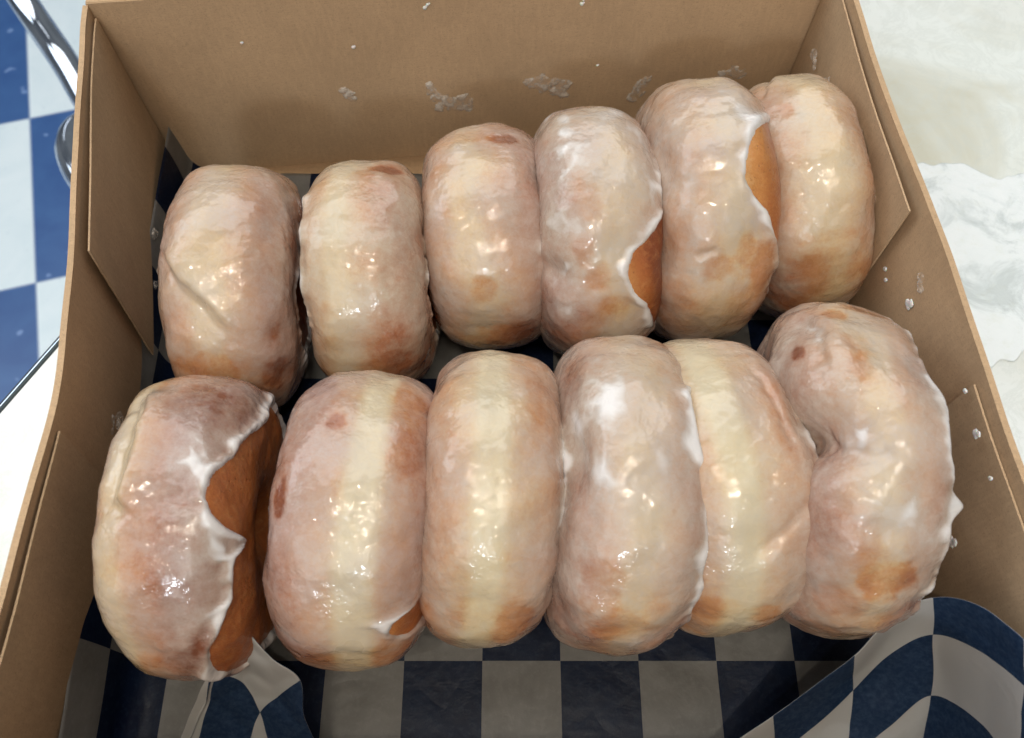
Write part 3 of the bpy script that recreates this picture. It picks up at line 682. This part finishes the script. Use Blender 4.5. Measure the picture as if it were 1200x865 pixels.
# chromed seat hoop with a grey pad
th = np.linspace(0, 2 * np.pi, 97); ax1 = np.array([.80, -.55, -.10]); ax1 /= np.linalg.norm(ax1); ax2 = np.array([.35, .62, -.30]); ax2 -= ax1 * (ax1 @ ax2); ax2 /= np.linalg.norm(ax2)
hc = P(-.283, .484, -.285)
hoop = hc + .150 * np.cos(th)[:, None] * ax1 + .074 * np.sin(th)[:, None] * ax2
V, F = tube(hoop, .0125, 20); mesh_obj('seat_hoop', V, F, M_chrome, ch)
rr_ = np.linspace(0, 1, 10)[:, None, None]; nn_ = np.cross(ax1, ax2)
pad = hc + rr_ * (hoop - hc)[None] * .95 + nn_ * (.012 * (1 - rr_ ** 4))
mesh_obj('seat_pad', pad.reshape(-1, 3), grid_faces(10, 97), M_pad, ch)

# ------------------------------------------------------------------ camera
cam = bpy.data.cameras.new('camera'); co = link(bpy.data.objects.new('camera', cam)); sc.camera = co
co.location = (0, 0, .36); co.rotation_euler = (R(90 - 64), 0, 0)
cam.sensor_width = 36; cam.lens = 36 * 1000 / 1200; cam.clip_start = .01; cam.clip_end = 50
cam.dof.use_dof = True; cam.dof.focus_distance = .33; cam.dof.aperture_fstop = 16

# ------------------------------------------------------------------ light
w = bpy.data.worlds.new('World'); sc.world = w; w.use_nodes = True
wt = w.node_tree; bg = wt.nodes['Background']
tc = wt.nodes.new('ShaderNodeTexCoord'); wn = wt.nodes.new('ShaderNodeTexNoise'); wn.inputs['Scale'].default_value = 1.6; wn.inputs['Detail'].default_value = 2
wr = wt.nodes.new('ShaderNodeValToRGB'); wr.color_ramp.elements[0].position = .40; wr.color_ramp.elements[0].color = (.36, .42, .52, 1)
wr.color_ramp.elements[1].position = .62; wr.color_ramp.elements[1].color = (.85, .93, 1.0, 1)
wt.links.new(tc.outputs['Generated'], wn.inputs['Vector']); wt.links.new(wn.outputs[0], wr.inputs[0]); wt.links.new(wr.outputs[0], bg.inputs[0])
bg.inputs[1].default_value = .20
def area(name, loc, tgt, sx, sy, power, col):
    l = bpy.data.lights.new(name, 'AREA'); l.shape = 'RECTANGLE'; l.size = sx; l.size_y = sy; l.energy = power; l.color = col
    o = link(bpy.data.objects.new(name, l)); o.location = loc
    o.rotation_euler = (Vector(tgt) - Vector(loc)).to_track_quat('-Z', 'Y').to_euler(); return o
area('window_light', (-.10, -1.55, 1.15), (0, .15, 0), .20, .14, 6.0, (.80, .90, 1.0))
area('front_panel_light', (-.7, -1.7, 1.9), (0, .2, 0), 2.6, 1.8, 27, (1.0, .975, .94))
area('rear_window', (-.25, 1.35, 1.75), (0, .12, 0), 2.8, 2.0, 44, (.96, .98, 1.0))
area('side_window', (-2.2, .9, 1.4), (-.3, .4, -.3), 1.4, 1.2, 18, (.80, .90, 1.0))
def bulb(name, loc, r, power, col):
    l = bpy.data.lights.new(name, 'POINT'); l.shadow_soft_size = r; l.energy = power; l.color = col
    o = link(bpy.data.objects.new(name, l)); o.location = loc
for i, (x, y) in enumerate([(-.30, -.30), (-.16, -.36), (.05, -.42), (.18, -.40), (.34, -.25)]):
    bulb('ceiling_lamp', (x, y, 1.55), .02, 10, (1.0, .91, .76))

sc.view_settings.view_transform = 'Standard'; sc.view_settings.look = 'None'; sc.view_settings.exposure = -.17; sc.view_settings.gamma = 1
